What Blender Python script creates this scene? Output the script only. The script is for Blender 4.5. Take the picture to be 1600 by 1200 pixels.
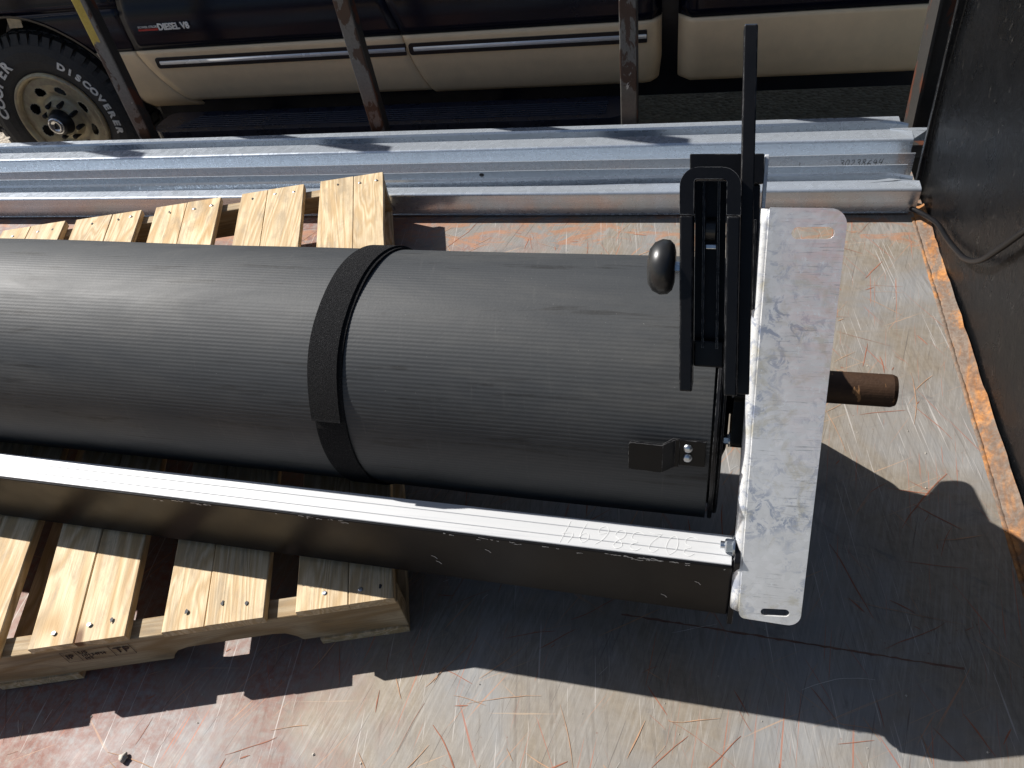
import bpy, bmesh, math, random
from mathutils import Vector, Matrix
random.seed(7)
R_ = math.radians
scene = bpy.context.scene
for o in list(bpy.data.objects):
    bpy.data.objects.remove(o)
C = scene.collection

# ------------------------------------------------------------------ camera
CAM_H = 1.3
FPX = 1205.0                                   # focal length for a 1600 px wide picture
nad = Vector((220, 1230, FPX)).normalized()    # straight down, seen from the camera (x right, y down, z forward)
zc = -nad
xc = -Vector((-5200, -224, FPX))
xc = (xc - zc * xc.dot(zc)).normalized()
yc = zc.cross(xc)
Rm = Matrix((xc, yc, zc))                      # camera axes -> world axes
cam = bpy.data.cameras.new('camera')
cam_o = bpy.data.objects.new('camera', cam)
C.objects.link(cam_o)
cm = Matrix.Identity(4)
for i in range(3):
    cm[i][0] = Rm[i][0]; cm[i][1] = -Rm[i][1]; cm[i][2] = -Rm[i][2]
cm[0][3], cm[1][3], cm[2][3] = 0, 0, CAM_H
cam_o.matrix_world = cm
cam.sensor_width = 36
cam.lens = FPX / 1600 * 36
cam.clip_start = 0.02
cam.clip_end = 500
scene.camera = cam_o

# ------------------------------------------------------------------ sky, sun, exposure
SUN = Vector((-1.12, 0.34, 1.0)).normalized()  # towards the sun
world = bpy.data.worlds.new('World')
scene.world = world
world.use_nodes = True
wn = world.node_tree.nodes
sky = wn.new('ShaderNodeTexSky')
sky.sky_type = 'NISHITA'
sky.sun_disc = False
sky.sun_elevation = math.asin(SUN.z)
sky.sun_rotation = math.atan2(SUN.x, SUN.y)
sky.altitude = 200
sky.dust_density = 1.6
world.node_tree.links.new(sky.outputs[0], wn['Background'].inputs[0])
wn['Background'].inputs[1].default_value = 0.05
sl = bpy.data.lights.new('sun', 'SUN')
sl.energy = 5.0
sl.angle = R_(0.53)
sl.color = (1.0, 0.968, 0.925)
so = bpy.data.objects.new('sun', sl)
C.objects.link(so)
so.rotation_euler = SUN.to_track_quat('Z', 'Y').to_euler()
so.location = (-5, 2, 6)
scene.render.engine = 'CYCLES'
scene.cycles.diffuse_bounces = 3
scene.cycles.glossy_bounces = 3
scene.cycles.max_bounces = 5
scene.view_settings.view_transform = 'Standard'
scene.view_settings.look = 'None'
scene.view_settings.gamma = 1
scene.view_settings.exposure = 0.6

# ------------------------------------------------------------------ material helpers
class Mat:
    def __init__(s, name):
        s.m = bpy.data.materials.new(name); s.m.use_nodes = True
        s.t = s.m.node_tree; s.n = s.t.nodes; s.b = s.n['Principled BSDF']
        s._tc = None
    def new(s, typ, **kw):
        nd = s.n.new(typ)
        for k, v in kw.items():
            setattr(nd, k, v)
        return nd
    def lk(s, a, b): s.t.links.new(a, b)
    def put(s, sock, v):
        if isinstance(v, bpy.types.NodeSocket): s.lk(v, sock)
        else:
            if isinstance(v, tuple) and len(v) == 3 and sock.type == 'RGBA': v = (*v, 1)
            sock.default_value = v
    def set(s, **kw):
        names = dict(col='Base Color', rough='Roughness', metal='Metallic', spec='Specular IOR Level', normal='Normal', coat='Coat Weight', coat_rough='Coat Roughness', sheen='Sheen Weight', aniso='Anisotropic')
        for k, v in kw.items(): s.put(s.b.inputs[names[k]], v)
        return s
    def co(s, scale=(1, 1, 1), rot=(0, 0, 0), loc=(0, 0, 0), rand=0.0):
        if s._tc is None: s._tc = s.new('ShaderNodeTexCoord')
        out = s._tc.outputs['Object']
        if rand:
            oi = s.new('ShaderNodeObjectInfo')
            mm = s.new('ShaderNodeMath', operation='MULTIPLY'); s.lk(oi.outputs['Random'], mm.inputs[0]); mm.inputs[1].default_value = rand
            cb = s.new('ShaderNodeCombineXYZ')
            for i in range(3): s.lk(mm.outputs[0], cb.inputs[i])
            va = s.new('ShaderNodeVectorMath', operation='ADD'); s.lk(out, va.inputs[0]); s.lk(cb.outputs[0], va.inputs[1])
            out = va.outputs[0]
        # rotate first, then scale: two mappings so that stretching follows the rotated axes
        mp = s.new('ShaderNodeMapping'); s.lk(out, mp.inputs[0])
        mp.inputs['Rotation'].default_value = rot; mp.inputs['Location'].default_value = loc
        m2 = s.new('ShaderNodeMapping'); s.lk(mp.outputs[0], m2.inputs[0]); m2.inputs['Scale'].default_value = scale
        return m2.outputs[0]
    def noise(s, vec, scale, detail=4, rough=0.55, dist=0.0):
        nd = s.new('ShaderNodeTexNoise'); s.lk(vec, nd.inputs['Vector'])
        nd.inputs['Scale'].default_value = scale; nd.inputs['Detail'].default_value = detail
        nd.inputs['Roughness'].default_value = rough; nd.inputs['Distortion'].default_value = dist
        return nd.outputs['Fac']
    def voro(s, vec, scale, feature='F1', out='Distance', rnd=1.0):
        nd = s.new('ShaderNodeTexVoronoi', feature=feature); s.lk(vec, nd.inputs['Vector'])
        nd.inputs['Scale'].default_value = scale; nd.inputs['Randomness'].default_value = rnd
        return nd.outputs[out]
    def ramp(s, fac, stops):
        nd = s.new('ShaderNodeValToRGB'); s.lk(fac, nd.inputs[0])
        e = nd.color_ramp.elements
        while len(e) < len(stops): e.new(0.5)
        for el, (p, c) in zip(e, stops):
            el.position = p
            el.color = (c, c, c, 1) if isinstance(c, (int, float)) else (*c, 1)
        return nd.outputs[0]
    def mix(s, fac, a, b, mode='MIX'):
        nd = s.new('ShaderNodeMix', data_type='RGBA', blend_type=mode)
        s.put(nd.inputs[0], fac); s.put(nd.inputs[6], a); s.put(nd.inputs[7], b)
        return nd.outputs[2]
    def math(s, op, a, b=0.0):
        nd = s.new('ShaderNodeMath', operation=op); s.put(nd.inputs[0], a); s.put(nd.inputs[1], b)
        return nd.outputs[0]
    def bump(s, h, strength=0.3, dist=0.002, normal=None):
        nd = s.new('ShaderNodeBump'); nd.inputs['Strength'].default_value = strength; nd.inputs['Distance'].default_value = dist
        s.lk(h, nd.inputs['Height'])
        if normal: s.lk(normal, nd.inputs['Normal'])
        return nd.outputs[0]
    def rand(s): return s.new('ShaderNodeObjectInfo').outputs['Random']

M = {}
def simple(name, col, rough=0.5, metal=0.0, grime=0.25, bump=0.15, scale=60, spec=0.5):
    m = Mat(name)
    v = m.co()
    n1 = m.noise(v, scale, 5)
    n2 = m.noise(v, scale * 0.12, 3)
    dark = tuple(c * (1 - grime) for c in col); lite = tuple(min(1, c * (1 + grime)) for c in col)
    m.set(col=m.mix(m.ramp(m.math('ADD', m.math('MULTIPLY', n1, .5), m.math('MULTIPLY', n2, .5)), [(.35, 0.0), (.65, 1.0)]), dark, lite),
          rough=m.math('ADD', m.math('MULTIPLY', n2, .25), rough - .12), metal=metal, spec=spec,
          normal=m.bump(n1, bump, 0.0008))
    M[name] = m.m
    return m

# black parts
def worn(name, col, rough, edge=.30, spec=.35):
    m = Mat(name)
    v = m.co(); f = m.noise(v, 260, 4, .6); g = m.noise(v, 30, 4)
    bv = m.new('ShaderNodeBevel'); bv.samples = 4; bv.inputs[0].default_value = .0011
    geo = m.new('ShaderNodeNewGeometry')
    dt = m.new('ShaderNodeVectorMath', operation='DOT_PRODUCT'); m.lk(bv.outputs[0], dt.inputs[0]); m.lk(geo.outputs['Normal'], dt.inputs[1])
    wear = m.ramp(m.math('MULTIPLY', m.math('SUBTRACT', 1, dt.outputs['Value']), m.ramp(m.noise(v, 70, 4, .7), [(.42, 0.0), (.62, 1.6)])), [(.05, 0.0), (.16, 1.0)])
    speck = m.ramp(m.noise(v, 600, 2), [(.72, 0.0), (.78, .5)])
    c = m.mix(f, tuple(x * .6 for x in col), tuple(x * 1.5 for x in col))
    c = m.mix(m.math('MULTIPLY', speck, .25), c, (.12, .12, .12))
    c = m.mix(wear, c, (edge, edge, edge))
    m.set(col=c, rough=m.math('ADD', m.math('MULTIPLY', g, .2), rough - .1), spec=spec, normal=m.bump(f, .2, .0006))
    M[name] = m.m
worn('black_paint', (.0042, .0042, .0052), .42, .30, .3)
worn('black_plastic', (.0042, .0042, .0050), .36, .28, .28)
simple('bar_coating', (.005, .005, .006), .36, 0, .3, .08, 120, .24)
simple('black_rubber', (.018, .018, .018), .33, 0, .3, .1, 60)
simple('bolt_zinc', (.62, .66, .70), .32, 1.0, .15, .1, 200)
simple('bright_trim', (.86, .87, .89), .25, .25, .04, .0, 50)
simple('chrome', (.85, .86, .88), .12, .8, .03, .0, 50)
simple('truck_blue', (.0030, .0042, .013), .20, 0, .2, .0, 20, .28)
simple('truck_tan', (.90, .69, .44), .42, .12, .06, .0, 20)
simple('truck_black', (.006, .007, .011), .34, 0, .3, .2, 150)
simple('glass_dark', (.01, .012, .014), .05, 0, .1, .0, 20)
simple('rim_metal', (.94, .77, .56), .40, .35, .22, .15, 40)
simple('tyre_rubber', (.030, .030, .031), .7, 0, .4, .3, 120)
simple('white_letter', (.85, .83, .78), .6, 0, .25, .2, 90)
simple('red_ink', (.45, .03, .02), .6, 0, .2, .0, 50)
simple('ink_black', (.02, .02, .025), .6, 0, .2, .0, 50)
simple('white_ink', (.74, .74, .73), .4, 0, .03, .0, 50)
simple('stamp_ink', (.05, .03, .025), .8, 0, .6, .0, 300)
simple('amber_tape', (.55, .46, .30), .6, 0, .2, .1, 60)
simple('cable_black', (.005, .005, .006), .42, 0, .3, .15, 150, .3)
simple('pebble_stone', (.46, .42, .36), .85, 0, .25, .05, 120)
simple('label_paper', (.75, .70, .66), .7, 0, .1, .0, 80)

def make_floor(name):
    m = Mat(name)
    v = m.co()
    big = m.noise(v, 1.6, 5, .6, .4)
    mid = m.noise(v, 6.5, 6, .62, .5)
    fine = m.noise(v, 60, 7, .68)
    brk = m.noise(m.co(loc=(9, 4, 1)), 11, 5, .65, .6)
    streak = m.noise(m.co((34, 1.3, 1), (0, 0, R_(13))), 5, 6, .7, .5)
    streak2 = m.noise(m.co((40, 1.6, 1), (0, 0, R_(-9)), (3, 5, 0)), 4, 5, .7, .5)
    grey = m.mix(mid, (.15, .151, .153), (.36, .355, .345))
    tan = m.mix(fine, (.165, .135, .10), (.34, .295, .235))
    base = m.mix(m.ramp(m.noise(m.co(loc=(3.1, 1.7, 0)), 2.2, 6, .62, .6), [(.40, 0.0), (.58, 1.0)]), grey, tan)
    base = m.mix(m.math('MULTIPLY', m.ramp(streak, [(.46, 0.0), (.70, 1.0)]), m.ramp(brk, [(.35, .15), (.65, .8)])), base, (.38, .36, .33))
    base = m.mix(m.math('MULTIPLY', m.ramp(streak2, [(.50, 0.0), (.68, 1.0)]), m.ramp(mid, [(.4, .05), (.65, .65)])), base, (.12, .10, .085))
    dk = m.ramp(m.noise(m.co(loc=(1.3, .2, 6)), 5.5, 6, .7, 1.1), [(.58, 0.0), (.68, 1.0)])
    base = m.mix(m.math('MULTIPLY', dk, .6), base, m.mix(fine, (.07, .07, .075), (.20, .195, .19)))
    sx = m.new('ShaderNodeSeparateXYZ'); m.lk(v, sx.inputs[0])
    grad = m.new('ShaderNodeMapRange'); m.lk(sx.outputs[0], grad.inputs[0])
    grad.inputs[1].default_value = .1; grad.inputs[2].default_value = -1.2; grad.inputs[3].default_value = -.12; grad.inputs[4].default_value = .17
    rustmask = m.ramp(m.math('ADD', m.math('ADD', m.math('MULTIPLY', big, .5), m.math('MULTIPLY', mid, .5)), grad.outputs[0]), [(.50, 0.0), (.70, 1.0)])
    rustmask = m.math('MULTIPLY', rustmask, m.ramp(fine, [(.36, .2), (.60, 1.0)]))
    rust = m.mix(m.noise(v, 34, 5, .65), (.16, .055, .038), (.31, .165, .125))
    base = m.mix(rustmask, base, rust)
    band = m.new('ShaderNodeMapRange'); m.lk(sx.outputs[1], band.inputs[0])
    band.inputs[1].default_value = 1.50; band.inputs[2].default_value = 1.90
    fl = m.ramp(m.math('MULTIPLY', m.noise(m.co((1, 2.2, 1)), 7, 7, .72, 1.0), band.outputs[0]), [(.49, 0.0), (.57, 1.0)])
    base = m.mix(m.math('MULTIPLY', fl, .65), base, m.mix(fine, (.30, .11, .045), (.50, .27, .15)))
    for ang, sc, lo, col, st in ((83, 3.4, .66, (.40, .155, .09), .75), (58, 2.6, .68, (.46, .24, .14), .7), (97, 3.6, .65, (.56, .53, .50), .55), (118, 3.0, .67, (.36, .13, .08), .7), (30, 2.4, .69, (.50, .32, .20), .6), (8, 2.6, .70, (.48, .36, .25), .5), (75, 4.4, .66, (.10, .085, .075), .6), (145, 2.4, .70, (.46, .28, .17), .5)):
        vv = m.co((1.0, 60, 1), (0, 0, -R_(ang)), (ang * .13, ang * .07, 0))
        s1 = m.ramp(m.noise(vv, sc, 3, .55, .35), [(lo, 0.0), (lo + .03, 1.0)])
        base = m.mix(m.math('MULTIPLY', s1, st), base, col)
    spots = m.ramp(m.voro(v, 42), [(.03, 1.0), (.09, 0.0)])
    base = m.mix(m.math('MULTIPLY', spots, m.ramp(mid, [(.45, 0.0), (.6, .6)])), base, (.18, .06, .03))
    m.set(col=base, rough=m.ramp(mid, [(.3, .58), (.7, .74)]), metal=m.math('SUBTRACT', .28, m.math('MULTIPLY', rustmask, .24)), spec=.4,
          normal=m.bump(m.math('ADD', m.math('MULTIPLY', fine, .6), m.math('MULTIPLY', streak, .4)), .3, .002))
    M[name] = m.m
make_floor('steel_floor')

def make_rust(name):
    m = Mat(name)
    v = m.co()
    n = m.noise(v, 20, 7, .7, .8); f = m.noise(v, 110, 6, .7); g = m.noise(m.co((1, .5, 1)), 7, 6, .7, .9)
    c = m.ramp(n, [(.34, (.08, .045, .025)), (.46, (.26, .11, .035)), (.58, (.46, .20, .055)), (.70, (.26, .19, .13))])
    c = m.mix(m.ramp(g, [(.44, 0.0), (.52, .9)]), c, m.mix(f, (.08, .072, .064), (.22, .185, .15)))
    c = m.mix(m.ramp(f, [(.35, .6), (.6, 0.0)]), c, (.12, .06, .03))
    m.set(col=c, rough=.78, normal=m.bump(m.math('ADD', f, n), .7, .003))
    M[name] = m.m
make_rust('orange_rust')

def chipped(name, paint, rough, chips=(.16, .06, .03), chip_at=.60, pale=(.45, .43, .40), pale_at=.70, scl=9, bump=.25):
    m = Mat(name)
    v = m.co()
    n = m.noise(m.co((1, 1, .45)), scl, 6, .62, .5); f = m.noise(v, 110, 5, .6); g = m.noise(v, 3, 4)
    col = m.mix(f, tuple(c * .6 for c in paint), tuple(c * 1.5 for c in paint))
    col = m.mix(m.ramp(n, [(chip_at, 0.0), (chip_at + .02, 1.0)]), col, chips)
    col = m.mix(m.ramp(m.noise(m.co((1, 1, .4), loc=(4, 2, 1)), scl * 1.3, 5, .6, .6), [(pale_at, 0.0), (pale_at + .02, 1.0)]), col, pale)
    if name == 'stake_paint':      # remains of yellow paint on the tops of the left stakes
        sp = m.new('ShaderNodeSeparateXYZ'); m.lk(v, sp.inputs[0])
        hz = m.new('ShaderNodeMapRange'); m.lk(sp.outputs[2], hz.inputs[0]); hz.inputs[1].default_value = .30; hz.inputs[2].default_value = .46
        hx = m.math('LESS_THAN', sp.outputs[0], -2.235)
        ym = m.ramp(m.math('MULTIPLY', m.math('MULTIPLY', hz.outputs[0], hx), m.math('ADD', n, .35)), [(.42, 0.0), (.46, 1.0)])
        col = m.mix(ym, col, m.mix(f, (.34, .24, .03), (.60, .44, .07)))
    m.set(col=col, rough=m.math('ADD', m.math('MULTIPLY', g, .3), rough - .15), normal=m.bump(m.math('ADD', f, n), bump, .002))
    M[name] = m.m
    return m
chipped('stake_paint', (.12, .115, .105), .45, (.05, .022, .012), .52, (.62, .62, .58), .68, 14)
chipped('stake_dark', (.03, .028, .026), .55, (.09, .03, .015), .58, (.2, .2, .2), .75, 12)

def make_wall(name):
    m = Mat(name)
    v = m.co()
    n = m.noise(v, 7, 5, .6, .4); f = m.noise(v, 85, 5, .65); sp = m.noise(m.co((1, 1.6, 1)), 38, 4, .7)
    col = m.mix(n, (.0065, .0072, .0088), (.017, .018, .020))
    col = m.mix(m.ramp(sp, [(.63, 0.0), (.70, .8)]), col, (.085, .08, .075))
    col = m.mix(m.ramp(m.noise(v, 260, 2), [(.76, 0.0), (.79, 1.0)]), col, (.34, .31, .28))
    m.set(col=col, spec=.4, rough=m.ramp(n, [(.3, .20), (.7, .38)]), normal=m.bump(m.math('ADD', m.math('MULTIPLY', m.noise(v, 22, 4, .6), 1.2), m.math('MULTIPLY', f, .4)), .6, .004))
    M[name] = m.m
make_wall('black_wall')

def make_galv(name, base, rough, spangle, stain=None, metal=.75, axis=(1, 1, 1), sp_lo=.78):
    m = Mat(name)
    v = m.co()
    sp = m.voro(v, spangle, 'F1', 'Color')
    bw = m.new('ShaderNodeRGBToBW'); m.lk(sp, bw.inputs[0])
    f = m.noise(v, 150, 5, .6); n = m.noise(m.co(axis), 8, 5, .6, .3)
    col = m.mix(bw.outputs[0], tuple(c * sp_lo for c in base), tuple(min(1, c * (1 + (1 - sp_lo) * .5)) for c in base))
    col = m.mix(m.ramp(n, [(.35, 0.0), (.7, .7)]), col, tuple(c * .72 for c in base))
    if stain: col = stain(m, v, col)
    m.set(col=col, metal=metal, rough=m.math('ADD', m.math('MULTIPLY', n, .22), m.math('ADD', m.math('MULTIPLY', bw.outputs[0], .08), rough - .14)),
          normal=m.bump(f, .10, .001))
    M[name] = m.m
make_galv('galv_guide', (.66, .72, .79), .27, 70, None, .62, (.12, 5, 5), .93)
def strip_stain_reflection(m, v, col):
    # white oxide bloom, draw lines across the strip, warm and blue blotches; pink reflection painted in at upper right
    bl = m.ramp(m.noise(v, 48, 7, .72, .8), [(.50, 0.0), (.57, 1.0)])
    zone = m.ramp(m.noise(m.co(loc=(3, 8, 1)), 9, 4, .6), [(.42, 0.0), (.60, 1.0)])
    col = m.mix(m.math('MULTIPLY', m.math('MULTIPLY', bl, zone), .85), col, (.36, .41, .52))
    br = m.ramp(m.noise(m.co(loc=(7, 3, 2)), 20, 6, .7, .9), [(.52, 0.0), (.64, 1.0)])
    col = m.mix(m.math('MULTIPLY', br, .55), col, (.60, .56, .43))
    sz = m.new('ShaderNodeSeparateXYZ'); m.lk(v, sz.inputs[0])
    up = m.new('ShaderNodeMapRange'); m.lk(sz.outputs[2], up.inputs[0]); up.inputs[1].default_value = .38; up.inputs[2].default_value = .75
    rt = m.new('ShaderNodeMapRange'); m.lk(sz.outputs[0], rt.inputs[0]); rt.inputs[1].default_value = .10; rt.inputs[2].default_value = .15
    pk = m.math('MULTIPLY', m.math('MULTIPLY', up.outputs[0], rt.outputs[0]), m.ramp(m.noise(m.co((6, 30, 30)), 4, 6, .7, .3), [(.38, .2), (.6, 1.0)]))
    col = m.mix(m.math('MULTIPLY', pk, .6), col, (.90, .58, .54))
    ln = m.ramp(m.noise(m.co((7, 150, 150)), 3, 5, .7, .4), [(.58, 0.0), (.64, 1.0)])
    col = m.mix(m.math('MULTIPLY', ln, m.ramp(m.noise(v, 14, 4), [(.4, .10), (.6, .60)])), col, (.27, .27, .285))
    ox = m.ramp(m.noise(m.co(loc=(2, 5, 8)), 75, 6, .75), [(.58, 0.0), (.64, 1.0)])
    return m.mix(m.math('MULTIPLY', ox, .75), col, (.95, .96, .97))
make_galv('galv_strip', (.97, .97, .96), .38, 110, strip_stain_reflection, .40, (1, 1, 1), .88)

def make_wood(name, ang, tone=1.0, amp=1.0):
    m = Mat(name)
    rot = (0, 0, -ang)          # grain runs along the rotated Y axis
    def V(sc, loc=(0, 0, 0)): return m.co(sc, rot, loc, rand=9.0)
    w = m.noise(V((3.2, .35, 3.2)), 2.4, 3, .5, .9)
    rings = m.new('ShaderNodeMath', operation='SINE'); m.lk(m.math('MULTIPLY', w, m.math('ADD', 60, m.math('MULTIPLY', m.rand(), 80))), rings.inputs[0])
    ringv = m.math('ADD', m.math('MULTIPLY', rings.outputs[0], .5), .5)
    fib = m.noise(V((60, 1.6, 60)), 5, 4, .65)
    blot = m.noise(V((3, 1, 3)), 3.2, 4, .6)
    t = tone
    col = m.mix(ringv, (.58 * t, .395 * t, .19 * t), (.88 * t, .71 * t, .46 * t))
    col = m.mix(m.ramp(fib, [(.35, .5), (.65, 0.0)]), col, (.36 * t, .20 * t, .08 * t))
    col = m.mix(m.math('MULTIPLY', m.ramp(blot, [(.5, 0.0), (.75, 1.0)]), .45), col, (.40 * t, .30 * t, .18 * t))
    dirt = m.ramp(m.noise(V((9, 2.2, 9), (4, 4, 4)), 3, 6, .72, .6), [(.48, 0.0), (.66, .7)])
    col = m.mix(dirt, col, (.30 * t, .235 * t, .155 * t))
    # knots
    kn = m.voro(V((4.0, 1.3, 4.0)), 1.6)
    col = m.mix(m.ramp(kn, [(.045, .9), (.085, 0.0)]), col, (.13, .055, .022))
    col = m.mix(m.math('MULTIPLY', m.rand(), .35), col, (.50 * t, .40 * t, .26 * t))
    m.set(col=col, rough=.68, spec=.3, normal=m.bump(m.math('ADD', m.math('MULTIPLY', fib, .7), m.math('MULTIPLY', ringv, .3)), .45, .0018))
    M[name] = m.m
PAL_B = Vector((-.463, 1.389, 0))              # plank direction on the plan
make_wood('plank_wood', math.atan2(-PAL_B.x, PAL_B.y), 1.0)
make_wood('stringer_wood', R_(16.1) + math.pi / 2, .62)

def make_curtain(name):
    m = Mat(name)
    v = m.co()
    n = m.noise(m.co((.6, 2, 2)), 3.0, 6, .65, .6); f = m.noise(v, 260, 5, .65); mid = m.noise(v, 14, 6, .7, .5)
    dust = m.ramp(m.noise(m.co((.8, 2.2, 2.2), loc=(2, 1, 4)), 3.2, 7, .7, .9), [(.46, 0.0), (.72, .75)])
    col = m.mix(n, (.027, .0295, .0325), (.054, .0575, .060))
    col = m.mix(m.math('MULTIPLY', dust, m.ramp(mid, [(.35, .3), (.62, 1.0)])), col, (.080, .079, .075))
    for loc, sc in (((5, 3, 1), 3.0), ((8, 1, 6), 2.2)):
        scuff = m.ramp(m.noise(m.co((1.3, 16, 16), loc=loc), sc, 5, .65, .5), [(.60, 0.0), (.67, .7)])
        col = m.mix(m.math('MULTIPLY', scuff, m.ramp(mid, [(.4, .2), (.55, 1.0)])), col, (.012, .0118, .011))
    rub = m.ramp(m.noise(m.co((30, 2, 2), (0, 0, R_(-8)), (1, 1, 9)), 3, 5, .7, .5), [(.60, 0.0), (.72, .6)])
    col = m.mix(rub, col, (.070, .071, .070))
    speck = m.ramp(m.noise(v, 330, 2), [(.755, 0.0), (.775, 1.0)])
    col = m.mix(m.math('MULTIPLY', speck, .5), col, (.32, .31, .29))
    m.set(col=col, rough=m.ramp(n, [(.3, .52), (.7, .72)]), spec=.42, normal=m.bump(m.math('ADD', f, m.math('MULTIPLY', mid, 1.5)), .25, .0008))
    M[name] = m.m
make_curtain('curtain_slats')

def make_felt(name):
    m = Mat(name)
    v = m.co()
    f = m.noise(v, 520, 3, .7); g = m.noise(v, 900, 1)
    col = m.mix(m.ramp(f, [(.4, 0.0), (.75, 1.0)]), (.006, .006, .007), (.034, .034, .036))
    col = m.mix(m.ramp(g, [(.73, 0.0), (.78, 1.0)]), col, (.24, .23, .22))
    m.set(col=col, rough=.95, spec=.2, normal=m.bump(f, 1.0, .006))
    M[name] = m.m
make_felt('felt_strap')

def make_white_top(name):
    m = Mat(name)
    v = m.co()
    n = m.noise(m.co((.5, 6, 6)), 6, 5, .6)
    sc = m.ramp(m.noise(m.co((1, 60, 60)), 5, 3, .6), [(.60, 0.0), (.66, .35)])
    col = m.mix(n, (.54, .55, .56), (.64, .64, .635))
    col = m.mix(sc, col, (.44, .45, .47))
    m.set(col=col, rough=.42, metal=.15, normal=m.bump(n, .06, .002))
    M[name] = m.m
make_white_top('white_slat')

def make_shaft(name):
    m = Mat(name)
    v = m.co()
    n = m.noise(v, 40, 6, .65, .5); f = m.noise(v, 190, 4)
    col = m.mix(n, (.030, .015, .008), (.085, .044, .022))
    col = m.mix(m.ramp(m.noise(m.co((3, 1, 1)), 30, 3, .5), [(.66, 0.0), (.70, .8)]), col, (.40, .21, .09))
    m.set(col=col, rough=.58, metal=.3, normal=m.bump(f, .4, .0015))
    M[name] = m.m
make_shaft('rusty_shaft')

def make_gravel(name):
    m = Mat(name)
    v = m.co()
    c = m.voro(v, 45, 'F1', 'Color'); bw = m.new('ShaderNodeRGBToBW'); m.lk(c, bw.inputs[0])
    d = m.voro(v, 45); n = m.noise(v, 1.5, 5)
    col = m.mix(bw.outputs[0], (.24, .21, .165), (.46, .41, .335))
    col = m.mix(m.ramp(n, [(.4, 0.0), (.7, .5)]), col, (.36, .28, .19))
    m.set(col=col, rough=.9, normal=m.bump(m.math('SUBTRACT', 1, d), .8, .012))
    M[name] = m.m
make_gravel('gravel')

# ------------------------------------------------------------------ mesh helpers
ANG = R_(-1.96)                                # the roll lies almost along the trailer
U = Vector((math.cos(ANG), math.sin(ANG), 0)); V = Vector((-math.sin(ANG), math.cos(ANG), 0)); ZA = Vector((0, 0, 1))
Q0 = V * .664 + ZA * .105
KB = .905
Q = V * (.664 * KB) + ZA * (CAM_H + KB * (.105 - CAM_H))   # foot of the tilted end bracket, in the plane of the roll's front
S = (V * .53 + ZA * .848).normalized(); N = U.cross(S)
def UV(u, v, z): return U * u + V * v + ZA * z
def SN(u, s, n): return Q + (U * u + S * s + N * n) * KB
def SN0(u, s, n): return Q0 + U * u + S * s + N * n
def W(x, y, z): return Vector((x, y, z))
ROLL_V, ROLL_Z, ROLL_R = .938, .3615, .2135

def root(name, label, cat, loc, group=None):
    o = bpy.data.objects.new(name, None); C.objects.link(o)
    o.location = loc; o.empty_display_size = .1
    o['label'] = label; o['category'] = cat
    if group: o['group'] = group
    return o
def world_loc(o):
    l = Vector(o.location)
    return l
def link(name, me, mat, parent=None, smooth=False, label=None):
    o = bpy.data.objects.new(name, me); C.objects.link(o)
    me.materials.clear(); me.materials.append(M[mat])
    if smooth:
        for p in me.polygons: p.use_smooth = True
    if parent is not None:
        o.parent = parent
        r = parent
        while r.parent is not None: r = r.parent
        # roots hold the only offset; meshes are written in world coordinates
        o.matrix_parent_inverse = Matrix.Translation(-Vector(r.location)) if parent is r else Matrix.Identity(4)
    if label: o['label'] = label
    return o
def done(bm, name):
    bmesh.ops.recalc_face_normals(bm, faces=bm.faces)
    me = bpy.data.meshes.new(name); bm.to_mesh(me); bm.free(); return me
def bevel_all(bm, w, seg=2):
    if w > 0:
        es = [e for e in bm.edges if len(e.link_faces) == 2 and e.calc_face_angle(0) > .5]
        bmesh.ops.bevel(bm, geom=es, offset=w, segments=seg, affect='EDGES', profile=.5, clamp_overlap=True)
def box_bm(f, a0, a1, b0, b1, c0, c1, bev=0.0, seg=2, bm=None):
    own = bm is None
    if own: bm = bmesh.new()
    vs = [bm.verts.new(f(a, b, c)) for a in (a0, a1) for b in (b0, b1) for c in (c0, c1)]
    for q in ((0, 1, 3, 2), (4, 6, 7, 5), (0, 4, 5, 1), (2, 3, 7, 6), (0, 2, 6, 4), (1, 5, 7, 3)):
        bm.faces.new([vs[i] for i in q])
    if own:
        bmesh.ops.recalc_face_normals(bm, faces=bm.faces)
        bevel_all(bm, bev, seg)
    return bm
def box(name, f, a0, a1, b0, b1, c0, c1, mat, parent=None, bev=0.0, seg=2, label=None):
    return link(name, done(box_bm(f, a0, a1, b0, b1, c0, c1, bev, seg), name), mat, parent, False, label)
def plate_bm(outline, f, c0, c1, holes=()):
    """flat outline (a, b) with holes, thick from c0 to c1; f(a, b, c) -> point"""
    bm = bmesh.new(); es = []
    loops = [outline] + list(holes); tops = []
    for lp in loops:
        vs = [bm.verts.new((a, b, 0)) for a, b in lp]
        for i in range(len(vs)): es.append(bm.edges.new((vs[i], vs[(i + 1) % len(vs)])))
        tops.append(vs)
    bmesh.ops.triangle_fill(bm, edges=es, use_beauty=True, use_dissolve=False)
    faces = list(bm.faces)
    r = bmesh.ops.extrude_face_region(bm, geom=faces)
    moved = [g for g in r['geom'] if isinstance(g, bmesh.types.BMVert)]
    ms = set(moved)
    for v in bm.verts:
        a, b = v.co.x, v.co.y
        v.co = f(a, b, c1 if v in ms else c0)
    return bm
def plate(name, outline, f, c0, c1, mat, parent=None, holes=(), bev=0.0, label=None):
    bm = plate_bm(outline, f, c0, c1, holes)
    bmesh.ops.recalc_face_normals(bm, faces=bm.faces)
    if bev: bevel_all(bm, bev, 1)
    return link(name, done(bm, name), mat, parent, False, label)
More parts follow.
